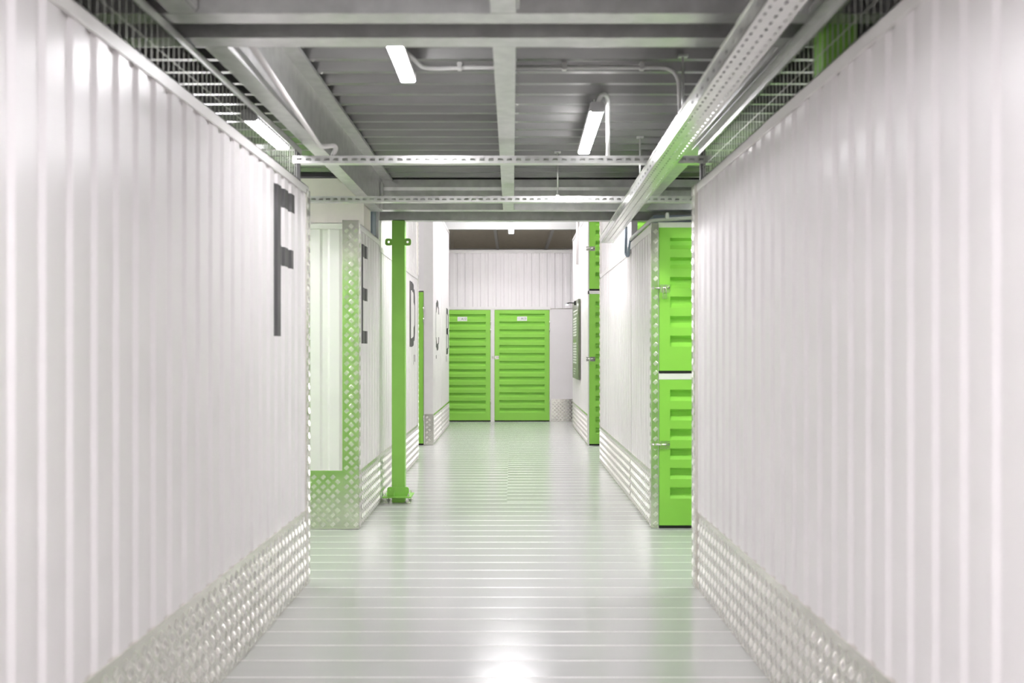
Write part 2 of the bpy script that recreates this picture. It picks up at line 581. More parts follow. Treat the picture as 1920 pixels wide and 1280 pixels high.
MB().box(2.02, 3.4, YM, YM + 0.05, 0.0, 2.186).build('side_panel', 'white', wm2)
MB().box(1.07, 3.4, YM + 0.06, YM + 0.10, 0.0, 2.2).build('shade_backing', 'shade', wm2)  # dark sheet stands in for the shaded void behind the doors

wrr, rrr = tall('wall_right_rear', 'tall white corrugated wall past the right locker block', XM, 1, 7.995, 10.78, 4.15, 0.04)
corner(rrr, wrr, rrr.L - 0.05, rrr.L + 0.004, 4.1, 0.006)
wrf, rrf = tall('wall_right_far', 'tall white wall at far right carrying the dark notice board', 1.03, 1, 12.692, 15.85, 3.18, 0.0, seam=3.16)
MB().box(1.03, 1.06, 12.66, 14.2, 3.16, 4.15).build('upper_panel', 'white', wrf)
MB().box(1.030, 3.2, 12.64, 12.69, 2.053, 2.095).build('mid_rail', 'trimwhite', wrf)
MB().box(1.030, 1.045, 12.64, 12.69, 0, 4.15).build('door_post', 'trimwhite', wrf)
MB().box(1.96, 3.2, 12.64, 12.69, 0, 4.15).build('side_panel', 'white', wrf)
MB().box(1.05, 3.2, 12.71, 12.74, 0, 4.1).build('shade_backing', 'shade', wrf)

# back wall with the two big doors
YB = 16.85
wbk = struct('wall_back', (0, YB, 0), 'white corrugated partition closing the corridor with two green doors')
D12 = (-1.50, (919.5 - 960) * YB / F)
D13 = ((927.5 - 960) * YB / F, (1030 - 960) * YB / F)
ZD = CAMH + (655 - 581) * YB / F
rbk = Run((-3.2, YB, 0), (1, 0, 0), (0, -1, 0), 6.4, 0.02)
rup = Run((-3.2, YB, 0), (1, 0, 0), (0, -1, 0), 6.4, 0.02)
sheets(rup, wbk, ZD + 0.03, 3.07, per=8)
obox(MB(), rup, 0, 6.4, 3.04, 3.10, -0.05, 0.008).build('top_cap', 'trimwhite', wbk)
obox(MB(), rup, 0, 3.2 + D13[1] + 0.02, ZD + 0.006, ZD + 0.06, -0.05, 0.006).build('header', 'trimwhite', wbk)
rpr = Run((D13[1] + 0.005, YB, 0), (1, 0, 0), (0, -1, 0), 1.4, 0.0)
obox(MB(), rpr, 0.0, 0.03, 0, ZD + 0.006, -0.05, 0.004).build('door_post', 'trimwhite', wbk)
obox(MB(), rpr, 0.03, 1.4, 0.0, ZD + 0.02, -0.05, -0.001).build('side_panel', 'white', wbk)
kick(rpr, wbk, 0.03, 0.55, 0.405, off=0.006)
obox(MB(), Run((D12[1] + 0.004, YB, 0), (1, 0, 0), (0, -1, 0), 0.1), 0.0, D13[0] - D12[1] - 0.008, 0, ZD + 0.006, -0.05, 0.004).build('door_post', 'trimwhite', wbk)
MB().box(-3.2, D12[0] - 0.005, YB, YB + 0.05, 0, ZD + 0.02).build('side_panel', 'white', wbk)
MB().box(-1.6, 0.75, YB + 0.06, YB + 0.09, 0, ZD).build('shade_backing', 'shade', wbk)


# ------------------------------------------------------------------ storage doors
def text_obj(body, size, parent, loc, m):
    c = bpy.data.curves.new('lettering', 'FONT')
    c.body = body
    c.size = size
    c.extrude = 0.0004
    c.align_x = 'CENTER'; c.align_y = 'CENTER'
    c.materials.append(M[m])
    o = bpy.data.objects.new('lettering', c)
    COL.objects.link(o)
    o.parent = parent
    o.location = loc
    o.rotation_euler = (math.pi / 2, 0, 0)
    return o


def door(label, x, yy, z0, w, h, group=None, rz=0.0, latch_side='left', latch_z=None, number=None, pitch=0.142, bl=0.085, bt=0.07, padlock=False, hinges=True, first=None):
    """Local frame: x to the right along the leaf, -y outwards, z up; the leaf's face lies at y = -0.004."""
    t = thing('storage_door', (x, yy, z0), label, 'door', group, rz=rz)
    yf, th, dp = -0.004, 0.042, 0.035
    # leaf: flat border and pressed troughs
    n = max(1, int((h - 2 * bt + 0.02) / pitch))
    zt = h - bt if first is None else h - first
    prof = []                                    # (z, depth) from the top down
    for k in range(n):
        za = zt - k * pitch
        if za - 0.086 < bt * 0.8: break
        prof.append((za, za - 0.018, za - 0.050, za - 0.082))
    mb = MB()
    x0, x1, xi, xj = 0.0, w, bl, w - bl

    def quad(a, b, c, d): mb.add([a, b, c, d], [(0, 1, 2, 3)])
    zc = 0.022
    quad((x0, yf, zc), (xi, yf, zc), (xi, yf, h), (x0, yf, h))
    quad((xj, yf, zc), (x1, yf, zc), (x1, yf, h), (xj, yf, h))
    edges = [h]
    for a, b, c, d in prof: edges += [a, d]
    edges.append(zc)
    for k in range(0, len(edges), 2):
        quad((xi, yf, edges[k + 1]), (xj, yf, edges[k + 1]), (xj, yf, edges[k]), (xi, yf, edges[k]))
    for a, b, c, d in prof:
        quad((xi, yf, a), (xj, yf, a), (xj, yf + dp, b), (xi, yf + dp, b))
        quad((xi, yf + dp, b), (xj, yf + dp, b), (xj, yf + dp, c), (xi, yf + dp, c))
        quad((xi, yf + dp, c), (xj, yf + dp, c), (xj, yf, d), (xi, yf, d))
        for xx in (xi, xj):
            quad((xx, yf, a), (xx, yf + dp, b), (xx, yf + dp, c), (xx, yf, d))
    yb = yf + th
    quad((x0, yf, zc), (x0, yb, zc), (x0, yb, h), (x0, yf, h))
    quad((x1, yf, zc), (x1, yb, zc), (x1, yb, h), (x1, yf, h))
    quad((x0, yf, h), (x1, yf, h), (x1, yb, h), (x0, yb, h))
    quad((x0, yf, zc), (x1, yf, zc), (x1, yb, zc), (x0, yb, zc))
    quad((x0, yb, zc), (x1, yb, zc), (x1, yb, h), (x0, yb, h))
    mb.build('door_leaf', 'green', t, local=True)
    s = MB().box(0.002, w - 0.002, yf + 0.004, yb, 0.001, zc).build('bottom_gap_shade', 'dark', t, local=True)  # black strip drawn in place of the shadowed gap below the leaf
    tag(s, 'dark strip standing in for the shaded gap under the door')
    if latch_z is not None:
        lx = 0.0 if latch_side == 'left' else w
        sg = 1 if latch_side == 'left' else -1
        L = MB()
        L.box(lx + sg * 0.006, lx + sg * 0.078, yf - 0.004, yf, latch_z - 0.03, latch_z + 0.03)
        L.box(lx - sg * 0.044, lx - sg * 0.008, yf - 0.006, yf - 0.002, latch_z - 0.028, latch_z + 0.028)
        la = L.build('latch', 'chrome', t, local=True)
        tag(la, 'zinc plated slide latch')
        MB().tube([(lx - sg * 0.050, yf - 0.014, latch_z + 0.004), (lx + sg * 0.075, yf - 0.014, latch_z + 0.004)], 0.007).build('slide_bolt', 'chrome', la, local=True, smooth=True)
        Sx = MB()
        for dx in (-0.034, 0.016, 0.052): 
            for dz in (-0.02, 0.022):
                Sx.cyl((lx + sg * dx, yf - 0.010, latch_z + dz), 'y', 0.005, 0.006, 8)
            Sx.box(lx + sg * (dx - 0.004), lx + sg * (dx + 0.004), yf - 0.022, yf - 0.004, latch_z - 0.007, latch_z + 0.015)
        Sx.build('latch_screws', 'chrome', la, local=True)['kind'] = 'stuff'
    if hinges:
        hx = w if latch_side == 'left' else 0.0
        hz = (0.16 * h, 0.80 * h, 0.87 * h) if h > 1.6 else (0.2 * h, 0.8 * h)
        for zz in hz:
            MB().cyl((hx + (0.004 if latch_side == 'left' else -0.004), yf - 0.006, zz), 'z', 0.008, 0.07, 8).build('hinge', 'chrome', t, local=True, smooth=True)
    if number:
        body, nx, nz, nw, nh = number
        p = MB().box(nx, nx + nw, yf - 0.004, yf - 0.0005, nz, nz + nh).build('number_plate', 'plate', t, local=True)
        tag(p, 'white number plate reading ' + body)
        text_obj(body, nh * 0.74, p, (nx + nw * 0.66, yf - 0.0045, nz + nh * 0.48), 'ink')
        mk = MB()
        for dx in (0.0, 0.028):
            mk.box(nx + nw * 0.14 + dx, nx + nw * 0.14 + dx + 0.003, yf - 0.0048, yf - 0.0038, nz + nh * 0.25, nz + nh * 0.75)
        for dz in (0.25, 0.72):
            mk.box(nx + nw * 0.14, nx + nw * 0.14 + 0.031, yf - 0.0048, yf - 0.0038, nz + nh * dz, nz + nh * dz + 0.003)
        mk.build('symbol', 'conduit', p, local=True)
    return t


gp = (919.5 - 928) * 0
d12 = door('green ribbed door marked A12, partly hidden by the white wall with B', D12[0], YB, 0.0, D12[1] - D12[0], ZD, latch_side='left', latch_z=None,
           number=('A12', (857.8 - 960) * YB / F - D12[0], ZD - 0.20, 0.175, 0.077), first=0.075)
d13 = door('full green ribbed door marked A13 with silver latch at its left edge', D13[0], YB, 0.0, D13[1] - D13[0], ZD, latch_side='left', latch_z=CAMH + (655 - 670) * YB / F,
           number=('A13', (969.5 - 960) * YB / F - D13[0], ZD - 0.195, 0.180, 0.077), first=0.066)
G = 'stacked locker doors on the right block'
door('upper of two stacked green locker doors on the right, latched with a padlock', 1.070, YM, 1.124, 0.88, 1.062, G, latch_side='left', latch_z=1.30 + 114 * YM / F - 1.124 - 0.0, bl=0.08, first=0.075)
door('lower of two stacked green locker doors on the right, standing on the floor', 1.070, YM, 0.0, 0.88, 1.080, G, latch_side='left', latch_z=1.30 - 179 * YM / F, bl=0.08, first=0.072)
G2 = 'stacked doors facing the second cross corridor'
door('tall lower green door at the far right beside the notice board', 1.048, 12.64, 0.0, 0.90, 2.05, G2, latch_side='left', latch_z=1.30 - 18 * 12.64 / F, first=0.10)
door('upper green door at the far right, cut off by the mezzanine edge', 1.048, 12.64, 2.098, 0.90, 1.9, G2, latch_side='left', latch_z=1.30 + 189 * 12.64 / F - 2.098, first=0.09)
door('narrow visible strip of green door at far left beside letter C', -2.095, 12.70, 0.0, 0.888, 2.08, latch_side='left', latch_z=None, first=0.09)
# doors on the rear faces of the two near blocks (seen only as reflections)
for sx, xw, yw, nm in ((-1, XL, YL, 'left'), (1, XR, YR, 'right')):
    for k, od in ((0, 'nearest'), (1, 'second')):
        xa = xw + sx * (0.125 + k * 1.0)
        xb = xa + sx * 0.93
        door('green door hidden on the rear face of the near %s block, %s to the corridor' % (nm, od), max(xa, xb), yw, 0.0, 0.93, 2.05, 'doors on the rear of the near blocks', rz=math.pi, latch_side='left' if sx < 0 else 'right', latch_z=1.0, hinges=False)

# padlock on the upper locker's latch
pl = thing('padlock', PX(1246.5, 556, YM - 0.03), 'small silver padlock hanging from the upper locker latch on the right', 'padlock')
px_ = Vector(pl.location)
MB().box(px_.x - 0.017, px_.x + 0.017, px_.y - 0.009, px_.y + 0.009, px_.z - 0.016, px_.z + 0.020).build('body', 'chrome', pl, bevel=0.003)
MB().tube([px_ + Vector((0.011 * math.cos(a), 0, 0.055 + 0.013 * math.sin(a))) if 0 else px_ + Vector((q0, 0, q1)) for q0, q1 in ((-0.011, 0.018), (-0.011, 0.052), (-0.006, 0.062), (0.006, 0.062), (0.011, 0.052), (0.011, 0.018))], 0.0035).build('shackle', 'chrome', pl, smooth=True)

# ------------------------------------------------------------------ ceiling deck
HD = CAMH + 1.37
ce = struct('ceiling', (0, 0, HD), 'galvanised trapezoidal steel deck over the near corridor')
dprof = [(0.0, 0.0), (0.040, 0.0), (0.062, 0.045), (0.178, 0.045), (0.20, 0.0)]
off_y = 4.42 - 0.02
yk = off_y - 0.2 * 47
deck_me = None
while yk < 8.0:
    n = 5
    if deck_me is None:
        pts = []
        for k in range(n):
            pts += [(k * 0.2 + a, b) for a, b in dprof[:-1]]
        pts.append((n * 0.2 - 0.0005, 0.0))
        poly = [(0, a, b) for a, b in pts] + [(0, n * 0.2 - 0.0005, 0.06), (0, 0, 0.06)]
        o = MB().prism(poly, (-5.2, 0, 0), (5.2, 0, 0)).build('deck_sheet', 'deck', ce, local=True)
        deck_me = o.data
    else:
        o = bpy.data.objects.new('deck_sheet', deck_me); COL.objects.link(o); o.parent = ce
    o.location = (0, yk, 0)
    yk = round(yk + 1.0, 4)
DECK_END = yk

HB = CAMH + 1.11                    # underside of the main steelwork


# ------------------------------------------------------------------ beams and joists
def sigma_beam(x0, x1, yf, w, z0, z1, label, group):
    """A cold-formed channel across the corridor, web towards the viewpoint."""
    a = [(0, yf, z0), (0, yf + w, z0), (0, yf + w, z0 + 0.018), (0, yf + w - 0.003, z0 + 0.018), (0, yf + w - 0.003, z0 + 0.003), (0, yf + 0.003, z0 + 0.003),
         (0, yf + 0.003, z0 + 0.062), (0, yf + 0.022, z0 + 0.085), (0, yf + 0.022, z1 - 0.085), (0, yf + 0.003, z1 - 0.062), (0, yf + 0.003, z1 - 0.003), (0, yf + w, z1 - 0.003), (0, yf + w, z1),
         (0, yf, z1), (0, yf, z1 - 0.062), (0, yf + 0.019, z1 - 0.085), (0, yf + 0.019, z0 + 0.085), (0, yf, z0 + 0.062)]
    o = MB().prism(a, (x0, 0, 0), (x1, 0, 0)).build('steel_beam', 'galv')
    return tag(o, label, 'beam', group)


GB = 'galvanised cross beams under the deck'
sigma_beam(-3.9, 3.9, 3.085, 0.095, HB, HD - 0.001, 'galvanised cross beam nearest the top edge of the picture', GB)
sigma_beam(-3.9, 3.9, 3.325, 0.100, HB, HD - 0.001, 'second galvanised cross beam, just behind the nearest one', GB)
sigma_beam(-3.9, 3.9, 7.52, 0.10, HB + 0.015, HD - 0.001, 'galvanised cross beam under the far end of the deck', GB)
eb_ = MB().box(-3.9, 3.9, 7.93, 8.03, HB - 0.012, HB - 0.008)
eb_.box(-3.9, 3.9, 7.93, 7.934, HB - 0.012, HB + 0.065).box(-3.9, 3.9, 8.026, 8.03, HB - 0.012, HB + 0.26).box(-3.9, 3.9, 7.93, 8.03, HB + 0.256, HB + 0.26)
tag(eb_.build('edge_beam', 'galv'), 'galvanised edge channel of the mezzanine resting on the green column', 'beam')


def z_joist(xw, y0, y1, label, group, side=-1, cee=False):
    """Z section: web at xw, bottom flange to one side, top flange to the other."""
    z0, z1, fl_, t = HB, HD - 0.001, 0.085, 0.003
    root = thing('steel_joist', (xw, (y0 + y1) / 2, z0), label, 'joist', group)
    s = side
    a = [(xw, 0, z0), (xw + s * fl_, 0, z0), (xw + s * fl_, 0, z0 + 0.018), (xw + s * (fl_ - t), 0, z0 + 0.018), (xw + s * (fl_ - t), 0, z0 + t), (xw + s * t, 0, z0 + t), (xw + s * t, 0, z1), (xw - s * fl_, 0, z1),
         (xw - s * fl_, 0, z1 - 0.018), (xw - s * (fl_ - t), 0, z1 - 0.018), (xw - s * (fl_ - t), 0, z1 - t), (xw, 0, z1 - t)]
    if cee:
        a = a[:6] + [(xw + s * t, 0, z1 - t), (xw + s * fl_, 0, z1 - t), (xw + s * fl_, 0, z1), (xw, 0, z1)]
    MB().prism(a, (0, y0, 0), (0, y1, 0)).build('section', 'galv', root)
    sc = MB()
    yy = off_y - 0.2 * 40 + 0.02
    while yy < y1:
        if yy > y0 + 0.05:
            sc.cyl((xw - s * ((0 if cee else fl_) + 0.016), yy, HD - 0.006), 'z', 0.006, 0.007, 6)
        yy += 0.2
    if sc.v:
        sc.build('deck_screws', 'chrome', root)['kind'] = 'stuff'
    MB().box(xw - s * 0.003, xw - s * 0.009, y1 - 0.14, y1 - 0.005, z0 + 0.01, z1 - 0.04).build('end_cleat', 'galv', root)
    return root


GJ = 'joists between the cross beams'
for xw, pos in ((0.014, 'centre joist'), (-1.045, 'left joist above the left wall'), (1.062, 'right joist beside the cable tray'), (-2.10, 'far left joist beyond the mesh'), (2.11, 'far right joist beyond the mesh')):
    z_joist(xw, 3.428, 7.19 if xw < -2 else 7.515, 'galvanised joist running away under the deck, ' + pos, GJ, cee=pos.startswith('centre'))
for xw, pos in ((0.014, 'centre'), (-1.045, 'left side'), (1.062, 'right side')):
    z_joist(xw, -4.0, 3.08, 'galvanised joist in front of the nearest cross beam, ' + pos, GJ, cee=pos == 'centre')


# ------------------------------------------------------------------ strut channels, rods, tray
def strut(x0, x1, yf, z0, label):
    t = 0.041
    root = thing('strut_channel', ((x0 + x1) / 2, yf, z0), label, 'channel', 'slotted strut channels across the corridor')
    f = MB()
    f.box(x0, x1, yf, yf + 0.0025, z0, z0 + 0.0135).box(x0, x1, yf, yf + 0.0025, z0 + 0.0265, z0 + t)
    n = int((x1 - x0) / 0.05)
    for k in range(n + 1):
        f.box(x0 + k * 0.05, min(x1, x0 + k * 0.05 + 0.022), yf, yf + 0.0025, z0 + 0.0135, z0 + 0.0265)
    f.build('slotted_face', 'tray', root)
    b = MB()
    b.box(x0, x1, yf + 0.0025, yf + 0.060, z0, z0 + 0.0025).box(x0, x1, yf + 0.0025, yf + 0.060, z0 + t - 0.0025, z0 + t)
    b.box(x0, x1, yf + 0.0575, yf + 0.060, z0 + 0.0025, z0 + 0.012).box(x0, x1, yf + 0.0575, yf + 0.060, z0 + t - 0.012, z0 + t - 0.0025)
    b.box(x0, x1, yf + 0.006, yf + 0.05, z0 + 0.018, z0 + 0.020)
    b.build('channel_body', 'tray', root)
    return root


ZS = CAMH + 1.02
strut(-1.20, 1.10, 5.11, ZS, 'slotted strut channel nearer the viewpoint, crossing below the lamps')
strut(-1.75, 1.60, 6.42, ZS - 0.006, 'slotted strut channel further back, ending above the white block with E')

# cable tray, slightly askew to the corridor
ty0, ty1 = 1.6, 8.3
sk = 0.0165
tray = thing('cable_tray', (0.75, 2.54, CAMH + 0.945), 'perforated steel cable tray running along the right under the deck', 'cable tray')
tw, thh = 0.112, 0.06
T0 = CAMH + 0.945


def txp(y_): return 0.692 + (y_ - 2.54) * sk


def tbox(mb, a, b, y0, y1, z0, z1):
    vs = []
    for z in (z0, z1):
        vs += [(txp(y0) + a, y0, z), (txp(y0) + b, y0, z), (txp(y1) + b, y1, z), (txp(y1) + a, y1, z)]
    mb.add(vs, [(0, 3, 2, 1), (4, 5, 6, 7), (0, 1, 5, 4), (1, 2, 6, 5), (2, 3, 7, 6), (3, 0, 4, 7)])


bt = MB()
for a, b in ((0.0, 0.016), (0.024, 0.052), (0.060, 0.088), (0.096, tw)):
    tbox(bt, a, b, ty0, ty1, T0, T0 + 0.002)
k = 0
yy = ty0
while yy < ty1 - 0.02:
    for j, (a, b) in enumerate(((0.016, 0.024), (0.052, 0.060), (0.088, 0.096))):
        tbox(bt, a, b, yy + (0.02 if j == 1 else 0), min(ty1, yy + (0.02 if j == 1 else 0) + 0.03), T0, T0 + 0.002)
    yy += 0.055
bt.build('tray_bottom', 'tray', tray)
for a in (0.0, tw - 0.002):
    s = MB()
    tbox(s, a, a + 0.002, ty0, ty1, T0, T0 + 0.022)
    tbox(s, a, a + 0.002, ty0, ty1, T0 + 0.034, T0 + thh)
    yy = ty0
    while yy < ty1 - 0.02:
        tbox(s, a, a + 0.002, yy, min(ty1, yy + 0.07), T0 + 0.022, T0 + 0.034)
        yy += 0.105
    tbox(s, a - 0.006 if a == 0 else a, a + 0.002 if a == 0 else a + 0.008, ty0, ty1, T0 + thh, T0 + thh + 0.003)
    s.build('tray_side', 'tray', tray)
cb = MB()
for q, r in ((0.03, 0.011), (0.055, 0.009), (0.078, 0.012)):
    cb.tube([(txp(y_) + q + 0.004 * math.sin(y_ * 3 + q * 90), y_, T0 + 0.004 + r) for y_ in [ty0 + 0.02 + i * (ty1 - ty0 - 0.05) / 30 for i in range(31)]], r, 6)
cbo = tag(cb.build('cable_bundle', 'black', smooth=True), 'dark cables lying in the perforated tray', 'cable', kind='stuff')


def rod(x, y_, z0, z1, label):
    t = thing('hanger_rod', (x, y_, z0), label, 'rod', 'threaded hanger rods')
    MB().cyl((x, y_, z0), 'z', 0.0055, z1 - z0, 8).build('rod', 'tray', t, smooth=True)
    MB().cyl((x, y_, z0 + 0.002), 'z', 0.012, 0.012, 6).build('nut', 'chrome', t)
    MB().box(x - 0.022, x + 0.022, y_ - 0.016, y_ + 0.016, z1 - 0.012, z1 - 0.002).build('deck_bracket', 'galv', t)
    return t


rod(0.3155, 6.45, ZS + 0.036, HD, 'thin hanger rod holding the rear strut, just right of centre')
rod(0.823, 6.0, T0 + thh, HD, 'thin hanger rod holding the cable tray between the two struts')
rod(0.795, 4.34, T0 + thh, HD, 'hanger rod beside the bent conduit, holding the cable tray')

# ------------------------------------------------------------------ lamps
def lamp(label, loc, length, w=0.07, hh=0.05, group='linear ceiling lamps', rz=0.0, hang=None, m='lamp', dome=0.0):
    """Local frame: lamp runs along +y from the origin, underside at z = 0."""
    t = thing('linear_lamp', loc, label, 'lamp', group, rz=rz)
    MB().box(-w / 2, w / 2, 0.02, length - 0.02, 0.006 + dome, hh + dome).build('housing', 'lampbody', t, local=True, bevel=0.006)
    MB().box(-w / 2 + 0.003, w / 2 - 0.003, 0.012, length - 0.012, 0.0, 0.010 + dome).build('diffuser', m, t, local=True, bevel=0.003)
    for y0 in (0.0, length - 0.022):
        MB().box(-w / 2 - 0.002, w / 2 + 0.002, y0, y0 + 0.022, -0.002, hh + dome + 0.002).build('end_cap', 'lampbody', t, local=True, bevel=0.006)
    if hang:
        for y0 in (length * 0.2, length * 0.8):
            MB().tube([(0, y0, hh), (0, y0, hh + hang)], 0.004, 6).build('hanger', 'mesh', t, local=True)
    return t


lamp('short bright lamp left of centre, close under the deck beside the cross beam', (-0.487, 3.82, CAMH + 1.25), 0.56, 0.068, hang=HD - CAMH - 1.25 - 0.05)
lamp('longer bright lamp right of centre with a looped cable', (0.448, 4.90, CAMH + 1.25), 1.08, 0.072, hang=HD - CAMH - 1.25 - 0.05, rz=math.radians(0.6) * -1)
lamp('bright lamp fixed along the mesh above the left wall', (-1.24, 4.40, CAMH + 1.082), 0.66, 0.072, hang=None, m='dimlamp')
lamp('small far lamp hanging in front of the back wall', ((958.5 - 960) * 11.9 / F, 11.35, CAMH + 1.548), 1.15, 0.075, hang=4.7 - CAMH - 1.598, m='dimlamp')
H1 = CAMH + 1.25  # the wide lamps that follow are added out of view to even the light
for lb, loc, ln, r, hg in (
        ('left row, just behind the viewpoint', (-0.487, 0.3, H1), 1.08, 0, 0.07), ('right row, just behind the viewpoint', (0.448, -1.5, H1), 1.08, 0, 0.07),
       
        ('left row, well behind the viewpoint', (-0.487, -2.0, H1), 1.08, 0, 0.07), ('right row, well behind the viewpoint', (0.448, -3.6, H1), 1.08, 0, 0.07),
        ('over the left arm of the first cross corridor', (-2.8, 5.6, H1 - 0.03), 0.9, math.pi / 2, 0.10), ('over the right arm of the first cross corridor', (2.95, 5.9, H1), 1.2, math.pi / 2, 0.07),
        ('over the left arm of the first cross corridor, rear row', (-1.75, 6.1, H1 - 0.03), 0.8, math.pi / 2, 0.10),
        ('over the left arm of the second cross corridor', (-1.9, 11.85, 3.9), 1.2, math.pi / 2, 0.25), ('over the right arm of the second cross corridor', (3.0, 11.75, 3.9), 1.2, math.pi / 2, 0.25),
        ('left row in the tall corridor just past the mezzanine edge', (-0.42, 8.3, 3.1), 0.8, 0, 1.55), ('right row in the tall corridor just past the mezzanine edge', (0.30, 8.3, 3.1), 0.7, 0, 1.55),
        ('across the tall corridor, first from the back wall', (0.40, 15.4, 4.5), 0.9, math.pi / 2, 0.15), ('across the tall corridor, second from the back wall', (0.40, 14.2, 4.5), 0.9, math.pi / 2, 0.15), ('across the tall corridor, third from the back wall', (0.40, 13.8, 4.5), 0.9, math.pi / 2, 0.15), ('across the tall corridor, fourth from the back wall', (0.40, 13.35, 4.5), 0.9, math.pi / 2, 0.15), ('across the tall corridor, fifth from the back wall', (0.40, 12.9, 4.5), 0.9, math.pi / 2, 0.15),
        ('in the hall behind the back wall, left', (-1.2, 18.0, 2.9), 1.2, 0, 0.95), ('in the hall behind the back wall, right', (1.2, 18.0, 2.9), 1.2, 0, 0.95)):
    lamp('added unseen fill lamp ' + lb, loc, ln, 0.30, rz=r, hang=4.7 - loc[2] - 0.05 if 3.0 < loc[2] and loc[1] < 16 else hg, m='fill_lamp', dome=0.045 if 'left arm of the first' in lb else 0.0)

# ------------------------------------------------------------------ conduits
def conduit(pts, r, label, m='conduit', clips=()):
    t = thing('conduit', pts[0], label, 'pipe')
    MB().tube(pts, r, 10).build('pipe', m, t, smooth=True)
    for c in clips:
        MB().box(c[0] - 0.012, c[0] + 0.012, c[1] - r - 0.006, c[1] + r + 0.006, c[2] - r - 0.004, c[2] + r + 0.012).build('clip', m, t, bevel=0.003)
    return t


def bend(p, q, r_, n=6):
    """Rounded corner helper: quarter curve through p -> corner -> q."""
    return [Vector(p).lerp(Vector(r_), 0) for _ in ()]


def smooth_path(pts, rad=0.08, n=6):
    pts = [Vector(p) for p in pts]
    out = [pts[0]]
    for a, b, c in zip(pts[:-2], pts[1:-1], pts[2:]):
        d0, d1 = (a - b), (c - b)
        l = min(rad, d0.length * .49, d1.length * .49)
        p0, p1 = b + d0.normalized() * l, b + d1.normalized() * l
        for k in range(n + 1):
            t = k / n
            out.append(p0 * (1 - t) ** 2 + b * 2 * t * (1 - t) + p1 * t ** 2)
    out.append(pts[-1])
    return out


yc = 4.46
conduit(smooth_path([(-0.46, 4.1, HD - 0.07), (-0.42, yc, HD - 0.03), (-0.2, yc, HD - 0.022), (0.004, yc, HD - 0.022)], 0.09), 0.0105,
        'grey conduit leaving the short lamp towards the centre joist', clips=((-0.25, yc, HD - 0.022),))
conduit(smooth_path([(0.018, yc, HD - 0.022), (0.795, yc, HD - 0.022), (0.815, yc + 0.03, CAMH + 1.02)], 0.09), 0.0105,
        'grey conduit crossing the deck from the centre joist and bending down to the tray', clips=((0.25, yc, HD - 0.022), (0.62, yc, HD - 0.022)))
conduit(smooth_path([(0.452, 4.93, CAMH + 1.30), (0.47, 4.86, CAMH + 1.335), (0.505, 4.93, CAMH + 1.335), (0.525, 5.10, CAMH + 1.25), (0.527, 5.13, ZS + 0.042)], 0.05), 0.0115,
        'looped grey cable from the longer lamp down to the nearer strut')
conduit(smooth_path([(-0.99, 3.5, CAMH + 1.16), (-1.03, 5.02, CAMH + 1.088), (-0.955, 5.10, CAMH + 1.115), (-0.985, 5.13, CAMH + 1.063)], 0.05), 0.013,
        'white conduit along the left joist curling onto the nearer strut', m='trimwhite')
conduit(smooth_path([(1.012, 7.95, 2.238), (1.015, 6.83, 2.243), (1.45, 6.80, 2.268), (3.0, 6.80, 2.268)], 0.06), 0.0145,
        'grey green conduit along the top of the right locker block', m='conduit', clips=((1.13, 6.80, 2.268),))
conduit(smooth_path([(0.985, 8.06, 2.36), (0.985, 8.07, 2.12), (1.0, 8.03, 2.10), (1.012, 7.96, 2.238)], 0.05), 0.013,
        'grey conduit dropping in a hook beside the right locker block', m='blue')
conduit(smooth_path([(1.0, 14.6, 4.1), (1.0, 14.28, 3.55), (1.0, 14.26, 2.6)], 0.2), 0.02, 'white conduit at the top of the far right wall', m='trimwhite')

# ------------------------------------------------------------------ mesh screens above the near walls
def mesh_screen(x, y0, y1, z0, z1, label, step=0.05, side=-1, wd=0.02):
    t = thing('mesh_screen', (x, y1, z0), label, 'mesh screen')
    w = MB()
    yy = y0
    while yy < y1:
        w.box(x - 0.0013, x + 0.0013, yy - 0.0013, yy + 0.0013, z0, z1)
        yy += step
    for zz in ((z0 + z1) / 2,):
        w.box(x - 0.0025, x - 0.0005, y0, y1, zz - 0.001, zz + 0.001)
    w.build('wire_mesh', 'mesh', t)['kind'] = 'stuff'
    rl_ = MB().box(x - wd, x + 0.02, y0, y1 + 0.02, z1, z1 + 0.004)
    rl_.box(x + side * -0.02, x + side * -0.017, y0, y1 + 0.02, z1 - 0.03, z1 + 0.004)
    rl_.build('top_rail', 'galv', t)
    for yp in (y1 + 0.005,):
        MB().box(x - 0.014, x + 0.014, yp - 0.012, yp + 0.012, z0, z1).build('post', 'postgrey', t)
    return t


mesh_screen(XL - 0.045, -4.0, 5.125, TOP + 0.001, CAMH + 1.10, 'wire mesh screen with steel top rail above the left wall', side=-1)
mesh_screen(XR + 0.04, -4.0, 5.13, TOP + 0.001, CAMH + 1.10, 'wire mesh screen with steel top rail above the right wall', side=1, wd=0.055)
for sx, xw, yw, nm in ((-1, XL - 0.045, 5.12, 'left'), (1, XR + 0.04, 5.13, 'right')):
    t = thing('mesh_return', (xw, yw, TOP), 'short wire mesh return across the rear of the near %s block' % nm, 'mesh screen')
    w = MB()
    for k in range(1, 60):
        w.box(xw + sx * k * 0.05 - 0.0018, xw + sx * k * 0.05 + 0.0018, yw + 0.03, yw + 0.0336, TOP + 0.001, CAMH + 1.10)
    w.build('wire_mesh', 'mesh', t)['kind'] = 'stuff'
    MB().box(xw + sx * 0.02, xw + sx * 3.0, yw + 0.02, yw + 0.05, CAMH + 1.10, CAMH + 1.104).build('top_rail', 'galv', t)

# ------------------------------------------------------------------ green columns
def bolt(mb, x, y_, z):
    mb.cyl((x, y_, z), 'z', 0.009, 0.012, 6)
    mb.cyl((x, y_, z), 'z', 0.005, 0.026, 6)


